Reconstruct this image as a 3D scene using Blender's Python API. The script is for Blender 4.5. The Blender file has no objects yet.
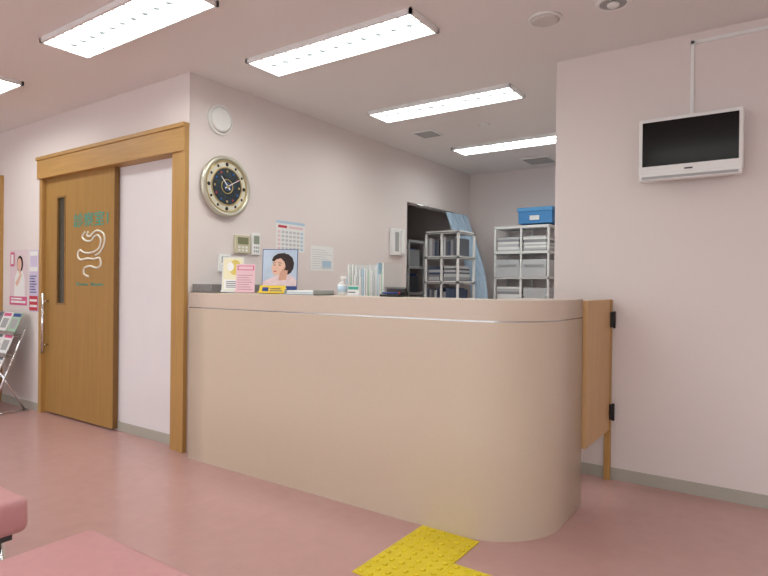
import bpy, bmesh, math, random
from mathutils import Vector, Matrix
random.seed(4)
S=bpy.context.scene
try:
    S.view_settings.view_transform='Standard'
    S.view_settings.look='None'
except Exception: pass

def lin(c):
    o=[]
    for v in c:
        v=v/255.0
        o.append(v/12.92 if v<=0.04045 else ((v+0.055)/1.055)**2.4)
    return (*o,1.0)

MATS={}
def M(name,c,rough=0.6,metal=0.0,emit=0.0,var=0.03,scale=6.0,bump=0.0,spec=0.5,stretch=None,trans=0.0,detail=3.0,alpha=1.0):
    if name in MATS: return MATS[name]
    m=bpy.data.materials.new(name); m.use_nodes=True
    nt=m.node_tree; b=nt.nodes['Principled BSDF']
    col=lin(c)
    tc=nt.nodes.new('ShaderNodeTexCoord'); mp=nt.nodes.new('ShaderNodeMapping')
    nt.links.new(tc.outputs['Object'],mp.inputs['Vector'])
    if stretch: mp.inputs['Scale'].default_value=stretch
    nz=nt.nodes.new('ShaderNodeTexNoise'); nz.inputs['Scale'].default_value=scale; nz.inputs['Detail'].default_value=detail
    nt.links.new(mp.outputs['Vector'],nz.inputs['Vector'])
    rp=nt.nodes.new('ShaderNodeValToRGB')
    rp.color_ramp.elements[0].position=0.3; rp.color_ramp.elements[1].position=0.7
    rp.color_ramp.elements[0].color=(*[v*(1-var) for v in col[:3]],1)
    rp.color_ramp.elements[1].color=(*[min(1,v*(1+var)) for v in col[:3]],1)
    nt.links.new(nz.outputs['Fac'],rp.inputs['Fac'])
    nt.links.new(rp.outputs['Color'],b.inputs['Base Color'])
    b.inputs['Roughness'].default_value=rough
    b.inputs['Metallic'].default_value=metal
    b.inputs['Specular IOR Level'].default_value=spec
    if trans: b.inputs['Transmission Weight'].default_value=trans
    if emit:
        b.inputs['Emission Color'].default_value=col
        b.inputs['Emission Strength'].default_value=emit
    if bump:
        bp=nt.nodes.new('ShaderNodeBump'); bp.inputs['Strength'].default_value=bump; bp.inputs['Distance'].default_value=0.002
        nt.links.new(nz.outputs['Fac'],bp.inputs['Height']); nt.links.new(bp.outputs['Normal'],b.inputs['Normal'])
    MATS[name]=m; return m

wallm=M('wall_paper_pinkish',(231,221,218),0.85,var=0.012,scale=180,bump=0.25)
wallw=M('wall_panel_white',(230,225,226),0.7,var=0.01)
ceilm=M('ceiling_board',(238,235,233),0.9,var=0.012,scale=60,bump=0.1)
floorm=M('vinyl_pink',(198,158,154),0.26,var=0.03,scale=14,detail=8,spec=0.6)
woodf=M('wood_frame',(184,142,82),0.45,var=0.08,scale=3,stretch=(22,22,1.2),bump=0.05)
woodh=M('wood_header',(184,142,82),0.45,var=0.08,scale=3,stretch=(1.2,22,22),bump=0.05)
woodd=M('wood_door',(168,128,68),0.42,var=0.08,scale=3,stretch=(18,18,0.9),bump=0.05)
woodg=M('wood_gate',(206,166,116),0.45,var=0.06,scale=3,stretch=(10,10,1))
lam=M('laminate_beige',(213,196,175),0.34,var=0.012,scale=90,spec=0.55)
lamt=M('laminate_beige_top',(216,200,183),0.34,var=0.012,scale=90)
alu=M('aluminium',(190,190,190),0.25,metal=0.9,var=0.01)
chrome=M('chrome',(220,220,222),0.12,metal=1.0,var=0.005)
granite=M('granite',(128,126,126),0.25,var=0.45,scale=260,detail=4)
base=M('baseboard_vinyl',(176,172,160),0.5,var=0.02)
black=M('black_plastic',(22,22,24),0.4,var=0.05)
screenm=M('screen_glass',(10,11,12),0.15,var=0.02,spec=0.3)
whitep=M('white_plastic',(238,238,236),0.4,var=0.01)
greyp=M('grey_plastic',(170,172,172),0.5,var=0.02)
dgrey=M('dark_grey',(70,70,74),0.5,var=0.05)
paper=M('paper_white',(238,238,236),0.8,var=0.01)
pinkl=M('paper_pink',(236,200,208),0.8,var=0.02)
red=M('print_red',(200,60,76),0.7,var=0.03)
magen=M('print_magenta',(214,100,142),0.7,var=0.03)
lav=M('print_lavender',(212,200,224),0.7,var=0.03)
yel=M('print_yellow',(235,205,70),0.7,var=0.03)
dblue=M('print_dark_blue',(44,72,140),0.6,var=0.05)
lblue=M('print_light_blue',(184,208,226),0.7,var=0.03)
skin=M('print_skin',(230,190,168),0.7,var=0.04,scale=20)
hairm=M('print_hair',(45,30,28),0.7,var=0.2,scale=40)
teal=M('sign_teal',(60,165,150),0.5,var=0.02)
line=M('sign_white',(240,238,225),0.5,var=0.01)
inkm=M('print_ink',(110,110,120),0.8,var=0.05)
glassd=M('door_glass_smoked',(72,68,56),0.2,var=0.05)
tact=M('tactile_yellow',(234,212,40),0.45,var=0.03)
seat=M('vinyl_seat_pink',(208,152,154),0.42,var=0.03,scale=30,bump=0.1)
lampm=M('lamp_diffuser',(248,255,251),0.5,emit=13.0,var=0.0)
lampw=M('lamp_housing',(240,240,240),0.4,var=0.01)
louv=M('lamp_louver',(84,86,88),0.35,var=0.01)
curt=M('curtain_blue',(166,188,208),0.85,var=0.05,scale=20)
clockr=M('clock_silver',(200,196,180),0.30,metal=0.6,var=0.05)
cream=M('clock_cream',(218,214,196),0.5,var=0.02)
gold=M('clock_gold',(190,168,112),0.3,metal=0.7,var=0.05)
boxb=M('box_blue',(72,140,200),0.6,var=0.04)
green=M('print_green',(176,204,178),0.7,var=0.03)
bouncem=M('outside_ground',(200,198,192),0.9,var=0.1)  # unseen ground, coloured pale to bounce daylight up to the ceiling

class B:
    """accumulates parts of one real object into a single mesh"""
    def __init__(s,name): s.name=name; s.bm=bmesh.new(); s.mats=[]
    def mi(s,m):
        if m not in s.mats: s.mats.append(m)
        return s.mats.index(m)
    def _merge(s,tb,m,smooth=False,mat=None):
        if mat is not None: bmesh.ops.transform(tb,matrix=mat,verts=tb.verts)
        i=s.mi(m)
        mp={}
        for v in tb.verts: mp[v]=s.bm.verts.new(v.co)
        for f in tb.faces:
            try: nf=s.bm.faces.new([mp[v] for v in f.verts])
            except ValueError: continue
            nf.material_index=i; nf.smooth=f.smooth if smooth is None else smooth
        tb.free()
    def box(s,x0,x1,y0,y1,z0,z1,m,bev=0.0,seg=2,mat=None):
        tb=bmesh.new(); bmesh.ops.create_cube(tb,size=1)
        bmesh.ops.scale(tb,vec=(abs(x1-x0),abs(y1-y0),abs(z1-z0)),verts=tb.verts)
        bmesh.ops.translate(tb,vec=((x0+x1)/2,(y0+y1)/2,(z0+z1)/2),verts=tb.verts)
        if bev: bmesh.ops.bevel(tb,geom=tb.edges[:],offset=bev,segments=seg,affect='EDGES',profile=0.5)
        s._merge(tb,m,smooth=False,mat=mat); return s
    def cyl(s,p,q,r,m,seg=24,r2=None,mat=None):
        p=Vector(p);q=Vector(q);d=q-p
        tb=bmesh.new(); bmesh.ops.create_cone(tb,cap_ends=True,cap_tris=False,segments=seg,radius1=r,radius2=r if r2 is None else r2,depth=d.length)
        for f in tb.faces: f.smooth=len(f.verts)==4
        Mx=Matrix.Translation((p+q)/2)@d.to_track_quat('Z','Y').to_matrix().to_4x4()
        if mat is not None: Mx=mat@Mx
        s._merge(tb,m,smooth=None,mat=Mx); return s
    def sph(s,c,r,m,sc=(1,1,1),seg=16):
        tb=bmesh.new(); bmesh.ops.create_uvsphere(tb,u_segments=seg,v_segments=seg//2+2,radius=r)
        s._merge(tb,m,smooth=True,mat=Matrix.Translation(c)@Matrix.Diagonal((*sc,1))); return s
    def torus(s,c,axis,R,r,m,seg=48,rs=12,sq=1.0):
        q=Vector(axis).to_track_quat('Z','Y').to_matrix().to_4x4()
        tb=bmesh.new(); rows=[]
        for i in range(seg):
            a=2*math.pi*i/seg; row=[]
            for j in range(rs):
                b=2*math.pi*j/rs
                row.append(tb.verts.new(((R+r*math.cos(b))*math.cos(a),(R+r*math.cos(b))*math.sin(a),r*sq*math.sin(b))))
            rows.append(row)
        for i in range(seg):
            for j in range(rs):
                tb.faces.new((rows[i][j],rows[(i+1)%seg][j],rows[(i+1)%seg][(j+1)%rs],rows[i][(j+1)%rs]))
        s._merge(tb,m,smooth=True,mat=Matrix.Translation(c)@q); return s
    def tube(s,pts,r,m,seg=10):
        pts=[Vector(p) for p in pts]; tb=bmesh.new(); rows=[]
        up=None
        for i,p in enumerate(pts):
            t=(pts[min(i+1,len(pts)-1)]-pts[max(i-1,0)]).normalized()
            if up is None: up=t.orthogonal().normalized()
            up=(up-t*up.dot(t)).normalized(); w=t.cross(up)
            rows.append([tb.verts.new(p+up*r*math.cos(2*math.pi*k/seg)+w*r*math.sin(2*math.pi*k/seg)) for k in range(seg)])
        for i in range(len(rows)-1):
            for k in range(seg):
                tb.faces.new((rows[i][k],rows[i][(k+1)%seg],rows[i+1][(k+1)%seg],rows[i+1][k]))
        tb.faces.new(rows[0][::-1]); tb.faces.new(rows[-1])
        s._merge(tb,m,smooth=True); return s
    def poly(s,pts,m):
        i=s.mi(m); f=s.bm.faces.new([s.bm.verts.new(p) for p in pts]); f.material_index=i; return s
    def strip(s,outer,inner,z0,z1,m):
        """solid wall following a path (outer/inner offset polylines) without ngons"""
        i=s.mi(m); n=len(outer)
        V=lambda l,z:[s.bm.verts.new((x,y,z)) for x,y in l]
        o0,o1,i0,i1=V(outer,z0),V(outer,z1),V(inner,z0),V(inner,z1)
        ot,it=V(outer,z1),V(inner,z1)
        for k in range(n-1):
            for q,sm in (((o0[k],o0[k+1],o1[k+1],o1[k]),True),((i0[k+1],i0[k],i1[k],i1[k+1]),True),((ot[k],ot[k+1],it[k+1],it[k]),False)):
                f=s.bm.faces.new(q); f.material_index=i; f.smooth=sm
        for q in ((o0[0],o1[0],i1[0],i0[0]),(o0[-1],i0[-1],i1[-1],o1[-1])):
            f=s.bm.faces.new(q); f.material_index=i
        return s
    def done(s,org=None):
        me=bpy.data.meshes.new(s.name)
        bmesh.ops.recalc_face_normals(s.bm,faces=s.bm.faces[:]) if getattr(s,'recalc',True) else None
        if org is None:
            xs=[v.co for v in s.bm.verts]
            mn=[min(v[i] for v in xs) for i in range(3)]; mx=[max(v[i] for v in xs) for i in range(3)]
            org=((mn[0]+mx[0])/2,(mn[1]+mx[1])/2,mn[2])
        bmesh.ops.translate(s.bm,vec=[-v for v in org],verts=s.bm.verts)
        s.bm.to_mesh(me); s.bm.free()
        for m in s.mats: me.materials.append(m)
        o=bpy.data.objects.new(s.name,me); o.location=org; S.collection.objects.link(o); return o

class F:
    """flat printed sheet: local 2-D frame on a real surface; u right, v up, n toward viewer"""
    def __init__(s,b,o,u,v):
        s.b=b;s.o=Vector(o);s.u=Vector(u).normalized();s.v=Vector(v).normalized();s.n=s.u.cross(s.v);s.k=0
    def P(s,a,b,d): return s.o+s.u*a+s.v*b+s.n*d
    def poly(s,pts,m,d=None):
        if d is None: s.k+=1; d=0.0024+0.0004*s.k
        s.b.poly([s.P(x,y,d) for x,y in pts],m)
    def rect(s,x0,y0,x1,y1,m,d=None): s.poly([(x0,y0),(x1,y0),(x1,y1),(x0,y1)],m,d)
    def ell(s,cx,cy,rx,ry,m,a0=0,a1=360,n=28):
        s.poly([(cx+rx*math.cos(math.radians(a0+(a1-a0)*i/n)),cy+ry*math.sin(math.radians(a0+(a1-a0)*i/n))) for i in range(n)],m)
    def sheet(s,w,h,m,t=0.0015):
        c=[s.P(0,0,0),s.P(w,0,0),s.P(w,h,0),s.P(0,h,0)]; d=[s.P(0,0,t),s.P(w,0,t),s.P(w,h,t),s.P(0,h,t)]
        s.b.poly(c[::-1],m); s.b.poly(d,m)
        for k in range(4): s.b.poly([c[k],c[(k+1)%4],d[(k+1)%4],d[k]],m)

def text(b,string,size,m,origin,u,v,width=None,extr=0.001):
    cu=bpy.data.curves.new('t','FONT'); cu.body=string; cu.size=size; cu.extrude=extr
    ob=bpy.data.objects.new('t',cu); S.collection.objects.link(ob)
    dg=bpy.context.evaluated_depsgraph_get(); me=bpy.data.meshes.new_from_object(ob.evaluated_get(dg))
    u=Vector(u);v=Vector(v);n=u.cross(v)
    tb=bmesh.new(); tb.from_mesh(me)
    if len(tb.verts):
        x0=min(q.co.x for q in tb.verts);x1=max(q.co.x for q in tb.verts);y0=min(q.co.y for q in tb.verts)
        k=1 if not width else width/(x1-x0)
        Mx=Matrix(((u.x*k,v.x*1,n.x,origin[0]),(u.y*k,v.y*1,n.y,origin[1]),(u.z*k,v.z*1,n.z,origin[2]),(0,0,0,1)))@Matrix.Translation((-x0,-y0,0))
        b._merge(tb,m,smooth=False,mat=Mx)
    bpy.data.objects.remove(ob)

def simple(name,*a,**k):
    return B(name).box(*a,**k).done()

# ------------------------------------------------------------------ room shell
H=2.58; T=0.12
YD=2.45; XC=-3.312; YW=3.626; YB=6.71; XR=-1.19
XL=-7.6; XE=2.6; YR=-3.2
simple('floor',XL-T,XE+T,YR-T,YB+T,-0.1,0,floorm)
simple('ceiling',XL-T,XE+T,YR-T,YB+T,H,H+0.1,ceilm)
simple('wall_left',XL-T,XL,YR-T,YB+T,0,H,wallm)
simple('wall_east',XE,XE+T,YR-T,YW+T,0,H,wallm)
simple('wall_right',XR,XE+T,YW,YW+T,0,H,wallm)
simple('wall_reception_right',XR,XR+T,YW+T,YB,0,H,wallm)
simple('wall_back',XL,XR+T,YB,YB+T,0,H,wallm)
# door wall (sliding door bay cut out)
DX0,DX1=-5.375,-3.315
b=B('wall_door_side')
b.box(XL,-7.15,YD,YD+T,0,H,wallm).box(-7.15,-6.19,YD,YD+T,2.12,H,wallm).box(-6.19,DX0+0.02,YD,YD+T,0,H,wallm)
b.box(DX0+0.02,XC-T,YD,YD+T,2.18,H,wallm)
b.box(DX0,XC-T,YD+0.10,YD+T+0.03,0,2.18,wallw)
b.done()
# clock wall with opening
b=B('wall_clock_side')
b.box(XC-T,XC,YD,5.21,0,H,wallm).box(XC-T,XC,5.21,6.39,2.05,H,wallm).box(XC-T,XC,6.39,YB,0,H,wallm)
b.done()
# rear glazed wall (behind the photographer)
b=B('wall_rear')
b.box(XL,XE,YR-T,YR,0,0.15,wallm).box(XL,XE,YR-T,YR,2.45,H,wallm)
for x0,x1 in ((XL,-6.9),(-3.9,-3.6),(-0.7,-0.4),(2.4,XE)): b.box(x0,x1,YR-T,YR,0.15,2.45,wallm)
b.done()
for i,(x0,x1) in enumerate(((-6.9,-3.9),(-3.6,-0.7),(-0.4,2.4))):
    w=B('window_%d'%(i+1))
    for a,c,d,e in ((x0,x0+.05,.15,2.45),(x1-.05,x1,.15,2.45),(x0,x1,.15,.20),(x0,x1,2.40,2.45),((x0+x1)/2-.025,(x0+x1)/2+.025,.15,2.45)):
        w.box(a,c,YR-.08,YR-.02,d,e,alu)
    w.done()
# baseboards
bh=0.07
simple('baseboard_right',XR,XE,YW-0.008,YW,0,bh,base)
simple('baseboard_door_side',-6.13,DX0,YD-0.008,YD,0,bh,base)
simple('baseboard_clock_side',XC,XC+0.008,YD+0.3,5.21,0,bh,base)
simple('baseboard_back',XC,XR,YB-0.008,YB,0,bh,base)
simple('baseboard_left',XL,XL+0.008,YR,YD,0,bh,base)

# ------------------------------------------------------------------ sliding door
b=B('trim_1')   # timber surround of the sliding door
fy=YD-0.022
b.box(DX0,DX0+0.05,fy,YD+0.10,0,2.22,woodf,bev=0.003)
b.box(-3.470,XC-T,fy,YD+0.10,0,2.045,woodf,bev=0.003)
b.box(-3.45,XC+0.001,fy-0.004,YD-0.001,0,2.225,woodf,bev=0.003)
b.box(-3.345,XC+0.002,fy-0.014,YD-0.001,0,2.225,woodf,bev=0.003)
b.box(DX0-0.005,XC+0.001,fy-0.02,YD-0.001,2.045,2.22,woodh,bev=0.003)
b.box(DX0,XC-T,YD-0.001,YD+0.10,2.045,2.18,woodh)
b.box(DX0-0.012,XC+0.004,fy-0.03,YD-0.001,2.205,2.235,woodh,bev=0.003)
b.done()
b=B('door_1')
lx0,lx1=-5.322,-4.235
ly0,ly1=YD+0.01,YD+0.045
wx0,wx1,wz0,wz1=-5.115,-4.985,0.965,1.87
b.box(lx0,wx0,ly0,ly1,0.015,2.045,woodd).box(wx1,lx1,ly0,ly1,0.015,2.045,woodd)
b.box(wx0,wx1,ly0,ly1,0.015,wz0,woodd).box(wx0,wx1,ly0,ly1,wz1,2.045,woodd)
b.box(wx0,wx1,ly0+0.012,ly0+0.02,wz0,wz1,glassd)
for a,c,d,e in ((wx0-.012,wx0+.004,wz0-.012,wz1+.012),(wx1-.004,wx1+.012,wz0-.012,wz1+.012),(wx0,wx1,wz0-.012,wz0+.004),(wx0,wx1,wz1-.004,wz1+.012)):
    b.box(a,c,ly0-.004,ly0+.006,d,e,M('window_bead',(150,110,58),0.45,var=0.06))
# pull bar
hx=-5.265
b.cyl((hx,ly0-.045,0.53),(hx,ly0-.045,1.05),0.013,chrome)
b.cyl((hx,ly0-.045,0.60),(hx,ly0,0.60),0.009,chrome).cyl((hx,ly0-.045,0.98),(hx,ly0,0.98),0.009,chrome)
b.box(lx1-0.004,lx1+0.002,ly0-0.001,ly1+.002,0.016,2.044,M('edge_dark',(130,94,48),0.6,var=0.05))
text(b,"診察室1",0.125,teal,(-4.84,ly0-0.002,1.60),(1,0,0),(0,0,1),width=0.52,extr=0.0015)
def sp(pts,n=8):
    P=[Vector(p) for p in pts]; o=[]
    for i in range(len(P)-1):
        p0=P[max(i-1,0)];p1=P[i];p2=P[i+1];p3=P[min(i+2,len(P)-1)]
        for k in range(n):
            t=k/n
            o.append(0.5*((2*p1)+(-p0+p2)*t+(2*p0-5*p1+4*p2-p3)*t*t+(-p0+3*p1-3*p2+p3)*t**3))
    o.append(P[-1]); return o
def draw(pts,r=0.008):
    pts=[(x,1.56-(1.55-z)*.78) for x,z in pts]
    b.tube([(q.x,ly0-0.002,q.y) for q in sp([(a,c,0) for a,c in pts])],r,line,seg=6)
# white line drawing of a stomach and gut
draw([(-4.66,1.55),(-4.70,1.50),(-4.66,1.46),(-4.57,1.45),(-4.52,1.49),(-4.46,1.50),(-4.42,1.45),(-4.45,1.37),(-4.55,1.33),(-4.66,1.33),(-4.74,1.36),(-4.77,1.31),(-4.73,1.26),(-4.62,1.27),(-4.52,1.26)])
draw([(-4.61,1.55),(-4.63,1.51),(-4.58,1.50),(-4.54,1.53),(-4.47,1.55),(-4.38,1.51),(-4.37,1.42),(-4.43,1.33),(-4.50,1.30)])
draw([(-4.52,1.26),(-4.44,1.27),(-4.42,1.20),(-4.48,1.17),(-4.58,1.19),(-4.66,1.17),(-4.67,1.11),(-4.60,1.08)])
text(b,"Kensa  Room",0.040,teal,(-4.79,ly0-0.002,1.12),(1,0,0),(0,0,1),width=0.40)
b.done()
b=B('wall_pocket_panel')
b.box(lx1-0.3,-3.487,YD+0.055,YD+0.098,0.0,2.043,wallw)
b.done()
simple('baseboard_pocket',-4.23,-3.487,YD+0.045,YD+0.054,0.0,0.07,base)
# second doorway at far left
b=B('trim_2')
b.box(-6.19,-6.13,YD-0.03,YD+T,0,2.16,woodf,bev=0.003).box(-7.20,-7.14,YD-0.03,YD+T,0,2.16,woodf,bev=0.003)
b.box(-7.14,-6.19,YD-0.03,YD+T,2.08,2.16,woodh,bev=0.003)
b.done()
b=B('door_2')
b.box(-7.135,-6.195,YD+0.02,YD+0.06,0.01,2.075,woodd,bev=0.003)
b.cyl((-6.28,YD+0.02,0.95),(-6.28,YD-0.04,0.95),0.011,chrome).cyl((-6.28,YD-0.04,0.95),(-6.40,YD-0.04,0.95),0.010,chrome)
b.box(-7.0,-6.9,YD+0.015,YD+0.022,0.97,1.87,glassd)
b.done()

# ------------------------------------------------------------------ reception counter
def path(off,r=0.36,x0=-3.195,y0=2.372,x1=-0.855,y1=3.08):
    cx,cy=x1-r,y0+r; o=[(x0,y0+off)]
    for i in range(9): o.append((x0+(cx-x0)*(i+1)/10,y0+off))
    for i in range(29):
        a=math.radians(-90+90*i/28); o.append((cx+(r-off)*math.cos(a),cy+(r-off)*math.sin(a)))
    o.append((x1-off,y1)); return o
b=B('reception_counter'); b.recalc=True
b.strip(path(0),path(0.05),0,0.988,lam)
b.strip(path(0.002),path(0.05),0.988,0.995,alu)
b.strip(path(0),path(0.30),0.995,1.088,lamt)
# filler to wall corner
b.box(-3.30,-3.19,2.455,2.472,0,1.085,lamt)
# granite return top by wall
b.box(-3.300,-3.10,2.475,3.10,1.092,1.145,granite,bev=0.004)
b.box(-3.300,-3.12,2.70,3.08,0.72,1.092,lamt)
# lower work desk inside
b.box(-3.28,-1.25,2.67,3.32,0.69,0.72,M('desk_top',(214,206,196),0.5,var=0.02))
b.box(-3.28,-3.24,2.67,3.30,0,0.69,lamt).box(-1.29,-1.25,2.75,3.30,0,0.69,lamt).box(-2.3,-2.26,2.67,3.30,0,0.69,lamt)
b.done()

b=B('swing_gate')
b.box(-0.865,-0.835,3.085,3.585,0.30,1.08,woodg,bev=0.003)
b.box(-0.865,-0.83,3.588,3.616,0.0,1.08,woodf,bev=0.002)
for z in (0.96,0.41):
    b.box(-0.834,-0.818,3.575,3.616,z-0.045,z+0.045,black,bev=0.002)
    b.cyl((-0.814,3.590,z-0.05),(-0.814,3.590,z+0.05),0.008,black)
b.done()

# ------------------------------------------------------------------ things on the counter
def ang(d): a=math.radians(d); return Vector((math.cos(a),math.sin(a),0))
zt=1.0885
def stand(name,x,y,w,h,yaw,back=paper,lean=0.10):
    b=B(name); u=ang(yaw); n=u.cross(Vector((0,0,1)))  # n toward viewer
    v=(Vector((0,0,1))-n*lean).normalized()
    o=Vector((x,y,zt+0.004))-u*w/2
    f=F(b,o,u,v); f.sheet(w,h,back,0.002)
    q=[f.P(w*.3,h*.7,-0.001),f.P(w*.7,h*.7,-0.001),f.P(w*.7,0,-h*.25),f.P(w*.3,0,-h*.25)]
    for p in q[2:]: p.z=zt+0.001
    b.poly(q,back)
    b.poly([f.P(0,0,0.0),f.P(w,0,0.0),f.P(w,0,0.02),f.P(0,0,0.02)],back); b.poly([f.P(0,0,0.02),f.P(w,0,0.02),f.P(w,.010,0.02),f.P(0,.010,0.02)],back)
    return b,f
# yellow/white leaflet holder
b,f=stand('leaflet_holder',-2.975,2.545,0.145,0.235,32,M('clear_acrylic',(226,228,226),0.15,var=0.01))
f.rect(.008,.015,.137,.228,M('leaf_cream',(236,230,196),0.8,var=0.02)); f.ell(.085,.165,.040,.050,M('leaf_yellow',(226,204,110),0.7,var=.1)); f.ell(.055,.17,.022,.030,paper)
f.rect(.015,.02,.13,.085,paper)
for i in range(4): f.rect(.03,.032+.012*i,.115,.037+.012*i,inkm)
b.recalc=False; b.done()
b,f=stand('pink_flyer',-2.825,2.52,0.125,0.185,30,pinkl)
f.rect(.008,.145,.117,.175,magen); f.rect(.015,.150,.11,.170,pinkl)
for i in range(7): f.rect(.012,.02+.015*i,.11-.012*(i%3),.0235+.015*i,M('print_rosegrey',(186,140,156),.8))
b.recalc=False; b.done()
b,f=stand('portrait_flyer',-2.60,2.60,0.225,0.280,32,dblue)
f.rect(.004,.004,.221,.276,M('flyer_sky',(186,202,220),.7,var=.12,scale=8))
# printed photograph of a woman with short dark hair, head turned to the left
bl=M('portrait_blouse',(222,200,204),.7,var=.10,scale=30); sh=M('print_skin_dark',(208,160,138),.7,var=.04)
f.poly([(.004,.045),(.221,.045),(.221,.080),(.195,.108),(.155,.125),(.10,.120),(.05,.092),(.004,.072)],bl)
f.poly([(.10,.245),(.13,.254),(.165,.248),(.192,.225),(.203,.190),(.198,.155),(.183,.130),(.165,.118),(.145,.125),(.12,.15),(.07,.19),(.072,.22)],hairm)
f.poly([(.105,.080),(.155,.085),(.165,.15),(.115,.14)],sh)
f.poly([(.066,.205),(.068,.185),(.060,.168),(.056,.160),(.063,.155),(.062,.147),(.066,.140),(.066,.130),(.074,.118),(.090,.113),(.108,.118),(.130,.133),(.145,.155),(.152,.185),(.145,.215),(.12,.232),(.09,.230)],skin)
f.poly([(.108,.118),(.130,.133),(.145,.155),(.150,.18),(.135,.160),(.120,.138)],sh)
f.poly([(.060,.208),(.072,.235),(.10,.252),(.14,.256),(.175,.235),(.180,.19),(.160,.140),(.150,.150),(.148,.175),(.140,.20),(.118,.222),(.09,.215),(.075,.200)],hairm)
f.poly([(.072,.179),(.080,.182),(.088,.178),(.080,.176)],hairm); f.poly([(.102,.178),(.112,.182),(.122,.177),(.112,.175)],hairm)
f.poly([(.068,.192),(.088,.195),(.088,.192),(.068,.189)],hairm); f.poly([(.100,.195),(.126,.192),(.126,.189),(.100,.191)],hairm)
f.poly([(.070,.139),(.080,.143),(.096,.140),(.082,.134)],M('print_lips',(190,84,84),.7))
f.rect(.004,.004,.221,.045,dblue)
f.rect(.015,.014,.12,.020,paper); f.rect(.015,.027,.16,.033,paper)
b.recalc=False; b.done()
b,f=stand('yellow_label_stand',-2.50,2.44,0.17,0.05,20,yel,0.25)
f.rect(.02,.012,.06,.038,dblue); f.rect(.07,.014,.15,.02,inkm); f.rect(.07,.027,.14,.033,inkm)
b.recalc=False; b.done()
b=B('hand_sanitiser_bottle')
x=-2.09;y=2.60
b.cyl((x,y,zt),(x,y,zt+0.065),0.028,whitep).cyl((x,y,zt+.065),(x,y,zt+.08),0.028,whitep,r2=.01)
b.cyl((x,y,zt+.08),(x,y,zt+.10),0.008,whitep).box(x-.01,x+.035,y-.008,y+.008,zt+.098,zt+.11,whitep,bev=.002)
b.cyl((x,y,zt+.02),(x,y,zt+.055),0.0285,lblue)
b.done()
b=B('letter_tray')
tx0,tx1,ty0,ty1=-2.40,-2.17,2.44,2.62
b.box(tx0,tx1,ty0,ty1,zt,zt+.006,greyp).box(tx0,tx0+.006,ty0,ty1,zt,zt+.028,greyp).box(tx1-.006,tx1,ty0,ty1,zt,zt+.028,greyp).box(tx0,tx1,ty1-.006,ty1,zt,zt+.028,greyp)
for i in range(4): b.box(tx0+.012+.003*(i%2),tx1-.012-.003*(i%2),ty0+.008,ty1-.01,zt+.0065+.005*i,zt+.011+.005*i,[paper,lblue,paper,paper][i])
b.done()
b=B('card_stand')
b.box(-1.99,-1.90,2.50,2.54,zt,zt+.008,whitep,bev=.002).box(-1.985,-1.905,2.515,2.518,zt+.008,zt+.058,paper)
b.box(-1.98,-1.91,2.5125,2.515,zt+.036,zt+.052,teal).box(-1.98,-1.93,2.5125,2.515,zt+.018,zt+.024,inkm)
b.done()
b=B('pen_tray')
b.box(-1.80,-1.68,2.56,2.64,zt,zt+0.012,black,bev=.002)
for i in range(3): b.cyl((-1.79,2.575+.02*i,zt+.02),(-1.69,2.575+.02*i,zt+.02),.005,[dblue,red,black][i],seg=10)
b.box(-1.80,-1.68,2.63,2.645,zt,zt+.045,black,bev=.002)
b.done()
# file organiser on the inner desk
b=B('file_organiser')
fx0,fx1,fy0,fy1=-2.44,-2.08,3.02,3.28
b.box(fx0,fx1,fy0,fy1,0.722,0.74,greyp).box(fx0,fx1,fy0,fy1,1.02,1.035,greyp)
b.box(fx0,fx0+.012,fy0,fy1,.74,1.14,greyp).box(fx1-.012,fx1,fy0,fy1,.74,1.14,greyp).box(fx0,fx1,fy1-.01,fy1,.74,1.14,greyp)
cols=[paper,lblue,whitep,paper,green,paper,whitep,paper,M('file_grey2',(200,204,206),.7),paper]
x=fx0+.02
i=0
while x<fx1-.03:
    t=random.uniform(.004,.011); h=random.uniform(.16,.27)
    b.box(x,x+t,fy0+.02,fy1-.02,1.036,1.036+h,cols[i%len(cols)]); x+=t+random.uniform(.002,.008); i+=1
b.done()
b=B('desk_monitor')
b.box(-1.98,-1.62,3.05,3.08,0.80,1.075,dgrey,bev=.005).box(-1.965,-1.635,3.08,3.082,.815,1.06,screenm)
b.cyl((-1.80,3.08,.735),(-1.80,3.07,.86),.018,dgrey).box(-1.9,-1.7,3.0,3.16,.721,.735,dgrey,bev=.003)
b.done()

# ------------------------------------------------------------------ clock wall fittings (wall normal +X)
w=XC
def wf(b,y0,z0): return F(b,(w+0.001,y0,z0),(0,1,0),(0,0,1))
b=B('wall_speaker')
cy,cz=2.70,2.315
b.cyl((w,cy,cz),(w+.02,cy,cz),.105,whitep,seg=40).cyl((w+.02,cy,cz),(w+.035,cy,cz),.095,whitep,seg=40,r2=.075)
b.torus((w+.03,cy,cz),(1,0,0),.06,.004,greyp,seg=36,rs=8)
b.done()
b=B('wall_clock')
cy,cz,R=2.745,1.845,.22
b.cyl((w,cy,cz),(w+.03,cy,cz),R-.015,clockr,seg=56)
b.torus((w+.03,cy,cz),(1,0,0),R-.018,.018,clockr,seg=56)
b.torus((w+.034,cy,cz),(1,0,0),R-.042,.005,gold,seg=56,rs=8)
b.cyl((w+.03,cy,cz),(w+.034,cy,cz),R-.03,cream,seg=56)
b.torus((w+.036,cy,cz),(1,0,0),R-.086,.005,gold,seg=48,rs=8)
b.cyl((w+.034,cy,cz),(w+.037,cy,cz),R-.086,M('clock_dark',(34,48,56),.3,var=.6,scale=40),seg=48)
for i in range(12):
    a=math.radians(30*i); r1=R-.062
    b.sph((w+.036,cy+r1*math.sin(a),cz+r1*math.cos(a)),.010 if i%3 else .014,black,sc=(.4,1,1),seg=10)
    r2=R-.112
    b.sph((w+.038,cy+r2*math.sin(a),cz+r2*math.cos(a)),.009,[gold,M('clock_gem_blue',(60,110,180),.2),M('clock_gem_red',(170,70,80),.2)][i%3],sc=(.4,1,1),seg=8)
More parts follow.
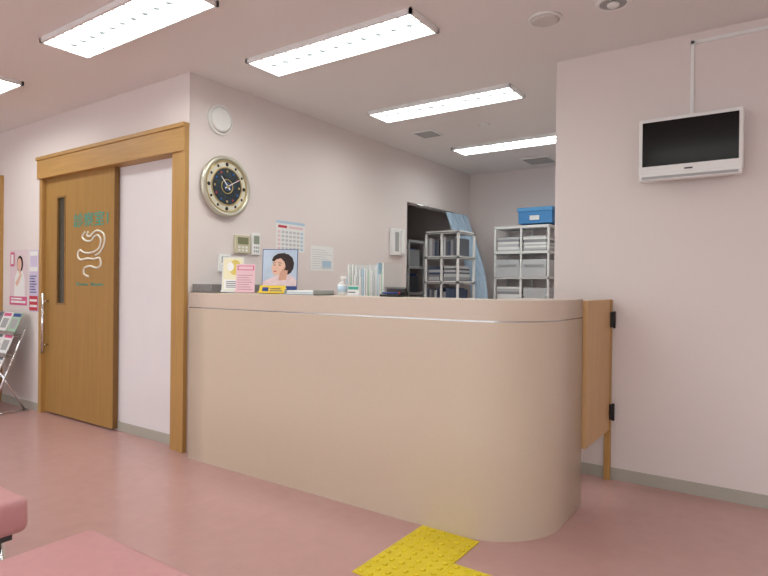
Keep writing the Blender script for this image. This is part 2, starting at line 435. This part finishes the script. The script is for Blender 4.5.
b.torus((w+.039,cy,cz),(1,0,0),.050,.004,gold,seg=32,rs=8)
b.cyl((w+.037,cy,cz),(w+.044,cy,cz),.032,M('clock_blue',(60,84,120),.3,var=.3,scale=60),seg=24)
def hand(ang_,l,wd):
    a=math.radians(ang_); d=Vector((0,math.sin(a),math.cos(a))); n=Vector((0,math.cos(a),-math.sin(a))); c=Vector((w+.047,cy,cz))
    b.poly([c-d*.03-n*wd,c-d*.03+n*wd,c+d*l+n*wd*.4,c+d*l-n*wd*.4],whitep)
hand(318,.09,.006); hand(60,.125,.004)
b.cyl((w+.044,cy,cz),(w+.051,cy,cz),.010,gold,seg=16)
b.recalc=False; b.done()
def panel(name,y0,y1,z0,z1,lcd):
    b=B(name); b.box(w,w+.022,y0,y1,z0,z1,lcd[0],bev=.004)
    W=y1-y0;Hh=z1-z0
    b.box(w+.02,w+.0235,y0+W*.15,y1-W*.15,z0+Hh*.5,z1-Hh*.12,lcd[1])
    for i in range(2):
        for j in range(3):
            b.box(w+.02,w+.024,y0+W*(.18+.24*j),y0+W*(.32+.24*j),z0+Hh*(.12+.17*i),z0+Hh*(.22+.17*i),lcd[2])
    b.done()
panel('thermostat',2.84,2.985,1.375,1.51,(M('beige_plastic',(205,198,170),.5,var=.02),M('lcd_olive',(130,132,100),.3,var=.03),whitep))
panel('thermostat',3.005,3.085,1.37,1.535,(whitep,M('lcd_green',(150,158,142),.3,var=.03),greyp))
panel('light_switch',2.70,2.80,1.235,1.36,(whitep,greyp,greyp))
b=B('wall_calendar'); f=wf(b,3.27,1.415); f.sheet(.33,.245,paper)
f.rect(.0,.225,.33,.245,lblue); f.rect(.02,.19,.12,.21,red); f.rect(.14,.19,.31,.208,pinkl)
for r in range(5):
    for c in range(7): f.rect(.016+.044*c,.015+.033*r,.046+.044*c,.034+.033*r,pinkl if c==0 else (lblue if c==6 else M('print_faint',(200,202,206),.8)),d=.0022)
b.recalc=False; b.done()
b=B('notice_paper'); f=wf(b,3.68,1.27); f.sheet(.30,.215,paper)
for r in range(9): f.rect(.02,.02+.02*r,.28-.04*(r%3),.024+.02*r,M('print_faint',(200,202,206),.8),d=.0022)
f.rect(.15,.03,.27,.09,lblue)
b.recalc=False; b.done()
b=B('wall_telephone')
b.box(w,w+.05,4.88,5.11,1.46,1.74,whitep,bev=.01)
b.box(w+.05,w+.052,4.91,4.98,1.50,1.70,greyp).box(w+.05,w+.075,5.01,5.07,1.48,1.72,whitep,bev=.01)
b.done()
simple('notice_card',w,w+.004,4.20,4.36,1.20,1.34,paper)

# door-side posters (wall normal -Y)
def df(b,x0,z0): return F(b,(x0,YD-0.001,z0),(1,0,0),(0,0,1))
b=B('health_poster'); f=df(b,-5.98,.93); f.sheet(.35,.51,paper)
f.rect(.0,.0,.35,.51,M('poster_rose',(226,208,212),.7,var=.03)); f.rect(.0,.0,.35,.08,magen); f.rect(.03,.02,.32,.04,paper); f.rect(.03,.052,.25,.066,paper)
f.poly([(.09,.08),(.31,.08),(.30,.25),(.26,.32),(.16,.32),(.11,.26)],paper)
f.ell(.21,.38,.062,.075,hairm); f.poly([(.185,.29),(.225,.29),(.225,.34),(.185,.34)],skin); f.ell(.20,.375,.044,.058,skin)
f.poly([(.12,.20),(.23,.30),(.25,.28),(.16,.17)],skin)
f.rect(.02,.36,.10,.49,magen); f.rect(.035,.38,.085,.47,paper)
b.recalc=False; b.done()
b=B('notice_poster'); f=df(b,-5.595,.88); f.sheet(.175,.55,lav)
f.rect(.01,.36,.165,.54,paper); f.rect(.02,.40,.155,.50,lav); f.rect(.01,.01,.165,.14,red); f.rect(.02,.04,.155,.06,paper); f.rect(.02,.09,.155,.11,paper)
for i in range(7): f.rect(.02,.17+.024*i,.15-.02*(i%3),.178+.024*i,dblue)
b.recalc=False; b.done()

# ------------------------------------------------------------------ television
b=B('television')
ty0,ty1=3.49,3.545
X0,X1,Z0,Z1=-0.672,-0.168,1.750,2.098
b.box(X0,X1,ty0,ty1,Z0+.03,Z1,whitep,bev=.008,seg=3)
b.box(X0+.020,X1-.020,ty0-.002,ty0+.004,Z0+.080,Z1-.022,screenm)
b.box(X0+.06,X1-.06,ty1,3.575,Z0+.08,Z1-.06,whitep,bev=.01)
b.box(X0+.005,X1-.005,ty0-.008,ty1-.01,Z0,Z0+.035,whitep,bev=.008,seg=3)
b.box(X0+.02,X1-.02,ty0-.0095,ty0-.006,Z0+.008,Z0+.022,greyp)
b.box(-.44,-.40,ty0-.0035,ty0,Z0+.05,Z0+.058,dgrey)
b.box(-.50,-.34,3.57,YW,1.85,1.97,greyp)
b.done()
b=B('cable_conduit')
b.box(-.432,-.412,YW-.012,YW,2.0,2.535,whitep,bev=.002).box(-.432,1.5,YW-.012,YW,2.515,2.535,whitep,bev=.002)
b.done()

# ------------------------------------------------------------------ ceiling fittings
def troffer(x0,y0,L=1.24,W=.295):
    b=B('fluorescent_ceiling_light'); x1=x0+L;y1=y0+W; zb=H-.028
    t=.016
    b.box(x0,x1,y0,y0+t,zb,H,lampw).box(x0,x1,y1-t,y1,zb,H,lampw).box(x0,x0+t,y0,y1,zb,H,lampw).box(x1-t,x1,y0,y1,zb,H,lampw)
    b.box(x0+t,x1-t,y0+t,y1-t,H-.006,H-.003,lampm)
    ym=(y0+y1)/2
    b.box(x0+t,x1-t,ym-.002,ym+.002,zb+.006,H-.008,louv)
    for i in range(1,12):
        x=x0+L*i/12; b.box(x-.001,x+.001,y0+t,y1-t,zb+.008,H-.008,louv)
    b.done()
for x0,y0 in ((-2.82,2.50),(-2.82,3.81),(-2.82,5.27),(-3.60,1.62),(-5.72,1.62),(-1.2,.15),(.5,1.6),(-3.9,-.8),(-6.6,-.2),(.6,-1.2)):  # last five are unseen extras, added to light the room
    troffer(x0,y0)
b=B('smoke_detector'); b.cyl((-1.05,3.0,H),(-1.05,3.0,H-.012),.088,whitep,seg=40).cyl((-1.05,3.0,H-.012),(-1.05,3.0,H-.02),.075,M('detector_mesh',(214,212,206),.6),seg=40,r2=.06); b.done()
b=B('recessed_downlight'); b.torus((-.71,3.02,H-.004),(0,0,1),.075,.012,whitep,seg=40,sq=.6).cyl((-.71,3.02,H),(-.71,3.02,H-.006),.066,greyp,seg=32).sph((-.71,3.02,H-.012),.03,whitep,sc=(1,1,.5)); b.done()
b=B('ceiling_vent'); b.box(-2.85,-2.63,4.55,4.77,H-.012,H,whitep,bev=.003)
for i in range(6): b.box(-2.83,-2.65,4.565+.033*i,4.58+.033*i,H-.018,H-.010,greyp)
b.done()
b=B('ceiling_sensor'); b.cyl((-2.17,4.66,H),(-2.17,4.66,H-.02),.05,whitep,seg=32,r2=.04); b.done()
b=B('ceiling_vent'); b.box(-2.42,-2.08,6.12,6.46,H-.015,H,whitep,bev=.003)
for i in range(7): b.box(-2.39,-2.11,6.145+.043*i,6.165+.043*i,H-.02,H-.012,greyp)
b.done()

# ------------------------------------------------------------------ storage racks
def rack(name,x0,x1,y0,y1,h,levels,fill,cols):
    b=B(name); r=.012
    xm=(x0+x1)/2
    for x in (x0+r,xm,x1-r):
        for y in (y0+r,y1-r): b.box(x-r,x+r,y-r,y+r,0,h,whitep,bev=.003)
    zs=[.08+(h-.10)*i/levels for i in range(levels+1)]
    for z in zs:
        b.box(x0,x1,y0,y0+.014,z,z+.03,whitep).box(x0,x1,y1-.014,y1,z,z+.03,whitep).box(x0,x1,y0,y1,z+.006,z+.016,whitep)
        b.box(x0,x0+.012,y0,y1,z,z+.03,whitep).box(x1-.012,x1,y0,y1,z,z+.03,whitep)
    for i in range(levels):
        z=zs[i]+.017; g=zs[i+1]-zs[i]-.05
        for xa,xb in ((x0+2*r+.005,xm-r-.005),(xm+r+.005,x1-2*r-.005)):
            k=fill[i%len(fill)]
            if k=='drawer':
                b.box(xa,xb,y0-.006,y1-.05,z,z+g*.85,cols[i%len(cols)],bev=.004)
                b.box(xa+.03,xb-.03,y0-.018,y0-.006,z+g*.55,z+g*.62,greyp)
            elif k=='files':
                x=xa
                while x<xb-.03:
                    t=random.uniform(.018,.04); b.box(x,min(x+t,xb),y0+.02,y1-.06,z,z+g*random.uniform(.75,.97),random.choice(cols)); x+=t+.003
            elif k=='papers':
                zz=z
                while zz<z+g*.7:
                    t=random.uniform(.015,.035); b.box(xa+random.uniform(0,.02),xb-random.uniform(0,.02),y0+.02,y1-.06,zz,zz+t,random.choice(cols)); zz+=t+.001
    return b
g1=M('bin_grey',(196,198,200),.6,var=.03); g2=M('bin_dark',(96,100,108),.6,var=.05); g3=M('file_grey',(150,150,154),.7)
b=rack('storage_rack',-3.26,-2.84,5.50,5.91,1.74,6,['drawer','files','papers','files','papers','files'],[g1,g3,g2,g1,g3,M('file_navy',(70,84,110),.6)])
b.done()
b=rack('storage_rack',-2.78,-2.12,6.28,6.66,1.84,6,['drawer','papers','drawer','papers','drawer','papers'],[g1,paper,g1,g3]); b.done()
b=B('storage_box'); b.box(-2.50,-2.11,6.32,6.62,1.872,2.01,boxb,bev=.004).box(-2.51,-2.10,6.31,6.63,2.01,2.055,M('box_lid',(92,160,214),.6,var=.03),bev=.004)
b.box(-2.36,-2.25,6.305,6.32,1.91,1.96,paper)
b.done()
# second rack through the opening, in the dark store
b=rack('storage_rack',-4.35,-3.72,5.9,6.3,1.7,5,['files'],[dblue,g2,g1,dgrey]); b.done()

# curtain
b=B('curtain'); nu,nv=90,30; vs=[]
for j in range(nv+1):
    t=j/nv; z=2.02-(2.02-.12)*t; s_=min(1,t*1.7); s_=math.sin(s_*math.pi/2)**1.1
    row=[]
    for i in range(nu+1):
        u=i/nu
        xt=-3.26+.06*u; yt=6.00+.44*u
        xb=-2.94+.14*u; yb=6.05+.12*u
        x=xt+(xb-xt)*s_; y=yt+(yb-yt)*s_
        ph=u*math.pi*10
        row.append(b.bm.verts.new((x+math.sin(ph)*.030,y-math.cos(ph)*.022-.01*math.sin(7*t+3*u),z)))
    vs.append(row)
k=b.mi(curt)
for j in range(nv):
    for i in range(nu):
        f_=b.bm.faces.new((vs[j][i],vs[j+1][i],vs[j+1][i+1],vs[j][i+1])); f_.smooth=True; f_.material_index=k
b.tube([(XC+.03,5.25,2.035),(XC+.03,6.45,2.035)],.010,alu)
b.recalc=False; b.done()

# ------------------------------------------------------------------ tactile paving
b=B('tactile_paving')
def tile(x0,x1,y0,y1):
    b.box(x0+.001,x1-.001,y0+.001,y1-.001,0.0,.004,tact)
    nx=max(1,round((x1-x0)/.05)); ny=max(1,round((y1-y0)/.05))
    for i in range(nx):
        for j in range(ny):
            b.cyl((x0+(i+.5)*(x1-x0)/nx,y0+(j+.5)*(y1-y0)/ny,.004),(x0+(i+.5)*(x1-x0)/nx,y0+(j+.5)*(y1-y0)/ny,.010),.013,tact,seg=12,r2=.008)
tile(-1.40,-1.10,2.12,2.370); tile(-1.40,-1.10,1.82,2.12); tile(-1.10,-.80,1.82,2.12)
b.done()

# ------------------------------------------------------------------ benches
def bench(x0,x1,y0,y1):
    b=B('waiting_bench'); z0,z1=.30,.42
    tb=bmesh.new(); bmesh.ops.create_cube(tb,size=1)
    bmesh.ops.scale(tb,vec=(x1-x0,y1-y0,z1-z0),verts=tb.verts); bmesh.ops.translate(tb,vec=((x0+x1)/2,(y0+y1)/2,(z0+z1)/2),verts=tb.verts)
    bmesh.ops.bevel(tb,geom=tb.edges[:],offset=.028,segments=5,affect='EDGES',profile=.5)
    b._merge(tb,seat,smooth=True)
    b.box(x0+.04,x1-.04,y0+.04,y1-.04,.275,.302,dgrey)
    for x in (x0+.10,x1-.10):
        b.tube([(x,y0+.06,.28),(x,y0+.03,.02),(x,y0+.05,.012),(x,y1-.05,.012),(x,y1-.03,.02),(x,y1-.06,.28)],.014,chrome)
    b.cyl((x0+.10,(y0+y1)/2,.262),(x1-.10,(y0+y1)/2,.262),.012,chrome)
    b.done()
bench(-1.69,-.24,.38,.925)
bench(-3.55,-2.09,.38,.925)

# ------------------------------------------------------------------ magazine rack
b=B('magazine_rack')
x0,x1=-6.08,-5.50
for x in (x0,x1):
    b.tube([(x,2.06,.012),(x,2.40,.012)],.011,chrome)
    b.tube([(x,2.10,.012),(x,2.38,.74)],.011,chrome); b.tube([(x,2.38,.012),(x,2.16,.40)],.009,chrome)
for k in range(4):
    t=.18+.25*k; y=2.10+.28*t; z=.73*t
    b.tube([(x0,y,z),(x1,y,z)],.007,chrome)
    b.box(x0,x1,y-.075,y-.005,z-.005,z,alu)
    b.box(x0,x1,y-.078,y-.074,z-.005,z+.03,alu)
    n=3
    for j in range(n):
        xa=x0+.015+j*(x1-x0-.02)/n; xb=xa+(x1-x0)/n-.02
        d=Vector((0,.36,.93)).normalized()
        p=Vector((0,y-.06,z+.002))
        m_=[paper,g3,paper,green,g1,paper,lav,paper][(k*3+j)%8]
        mm=[inkm,magen,dblue][(k+j)%3]
        o=Vector((xa,p.y,p.z)); ff=F(b,o,(1,0,0),d); ff.sheet(xb-xa,.20 if k==3 else .25,m_,.006); ff.rect(.015,.16,xb-xa-.015,.19,mm,d=.0072); ff.rect(.03,.05,xb-xa-.03,.14,greyp,d=.0072)
b.done()

# ------------------------------------------------------------------ world + camera
wd=bpy.data.worlds.new('world'); S.world=wd; wd.use_nodes=True
bg=wd.node_tree.nodes['Background']; bg.inputs[0].default_value=(0.92,0.96,1.0,1); bg.inputs[1].default_value=2.8
simple('ground_outside',-14,10,-14,YR-T-.001,-.12,-.02,bouncem)

cam=bpy.data.cameras.new('camera'); co=bpy.data.objects.new('camera',cam); S.collection.objects.link(co)
cam.sensor_width=36; cam.lens=574.3/768*36; cam.clip_start=.05
co.matrix_world=Matrix.Translation((0,0,1.15))@Matrix.Rotation(math.radians(34.66),4,'Z')@Matrix.Rotation(math.pi/2+math.radians(-.27),4,'X')@Matrix.Rotation(math.radians(.63),4,'Z')
S.camera=co
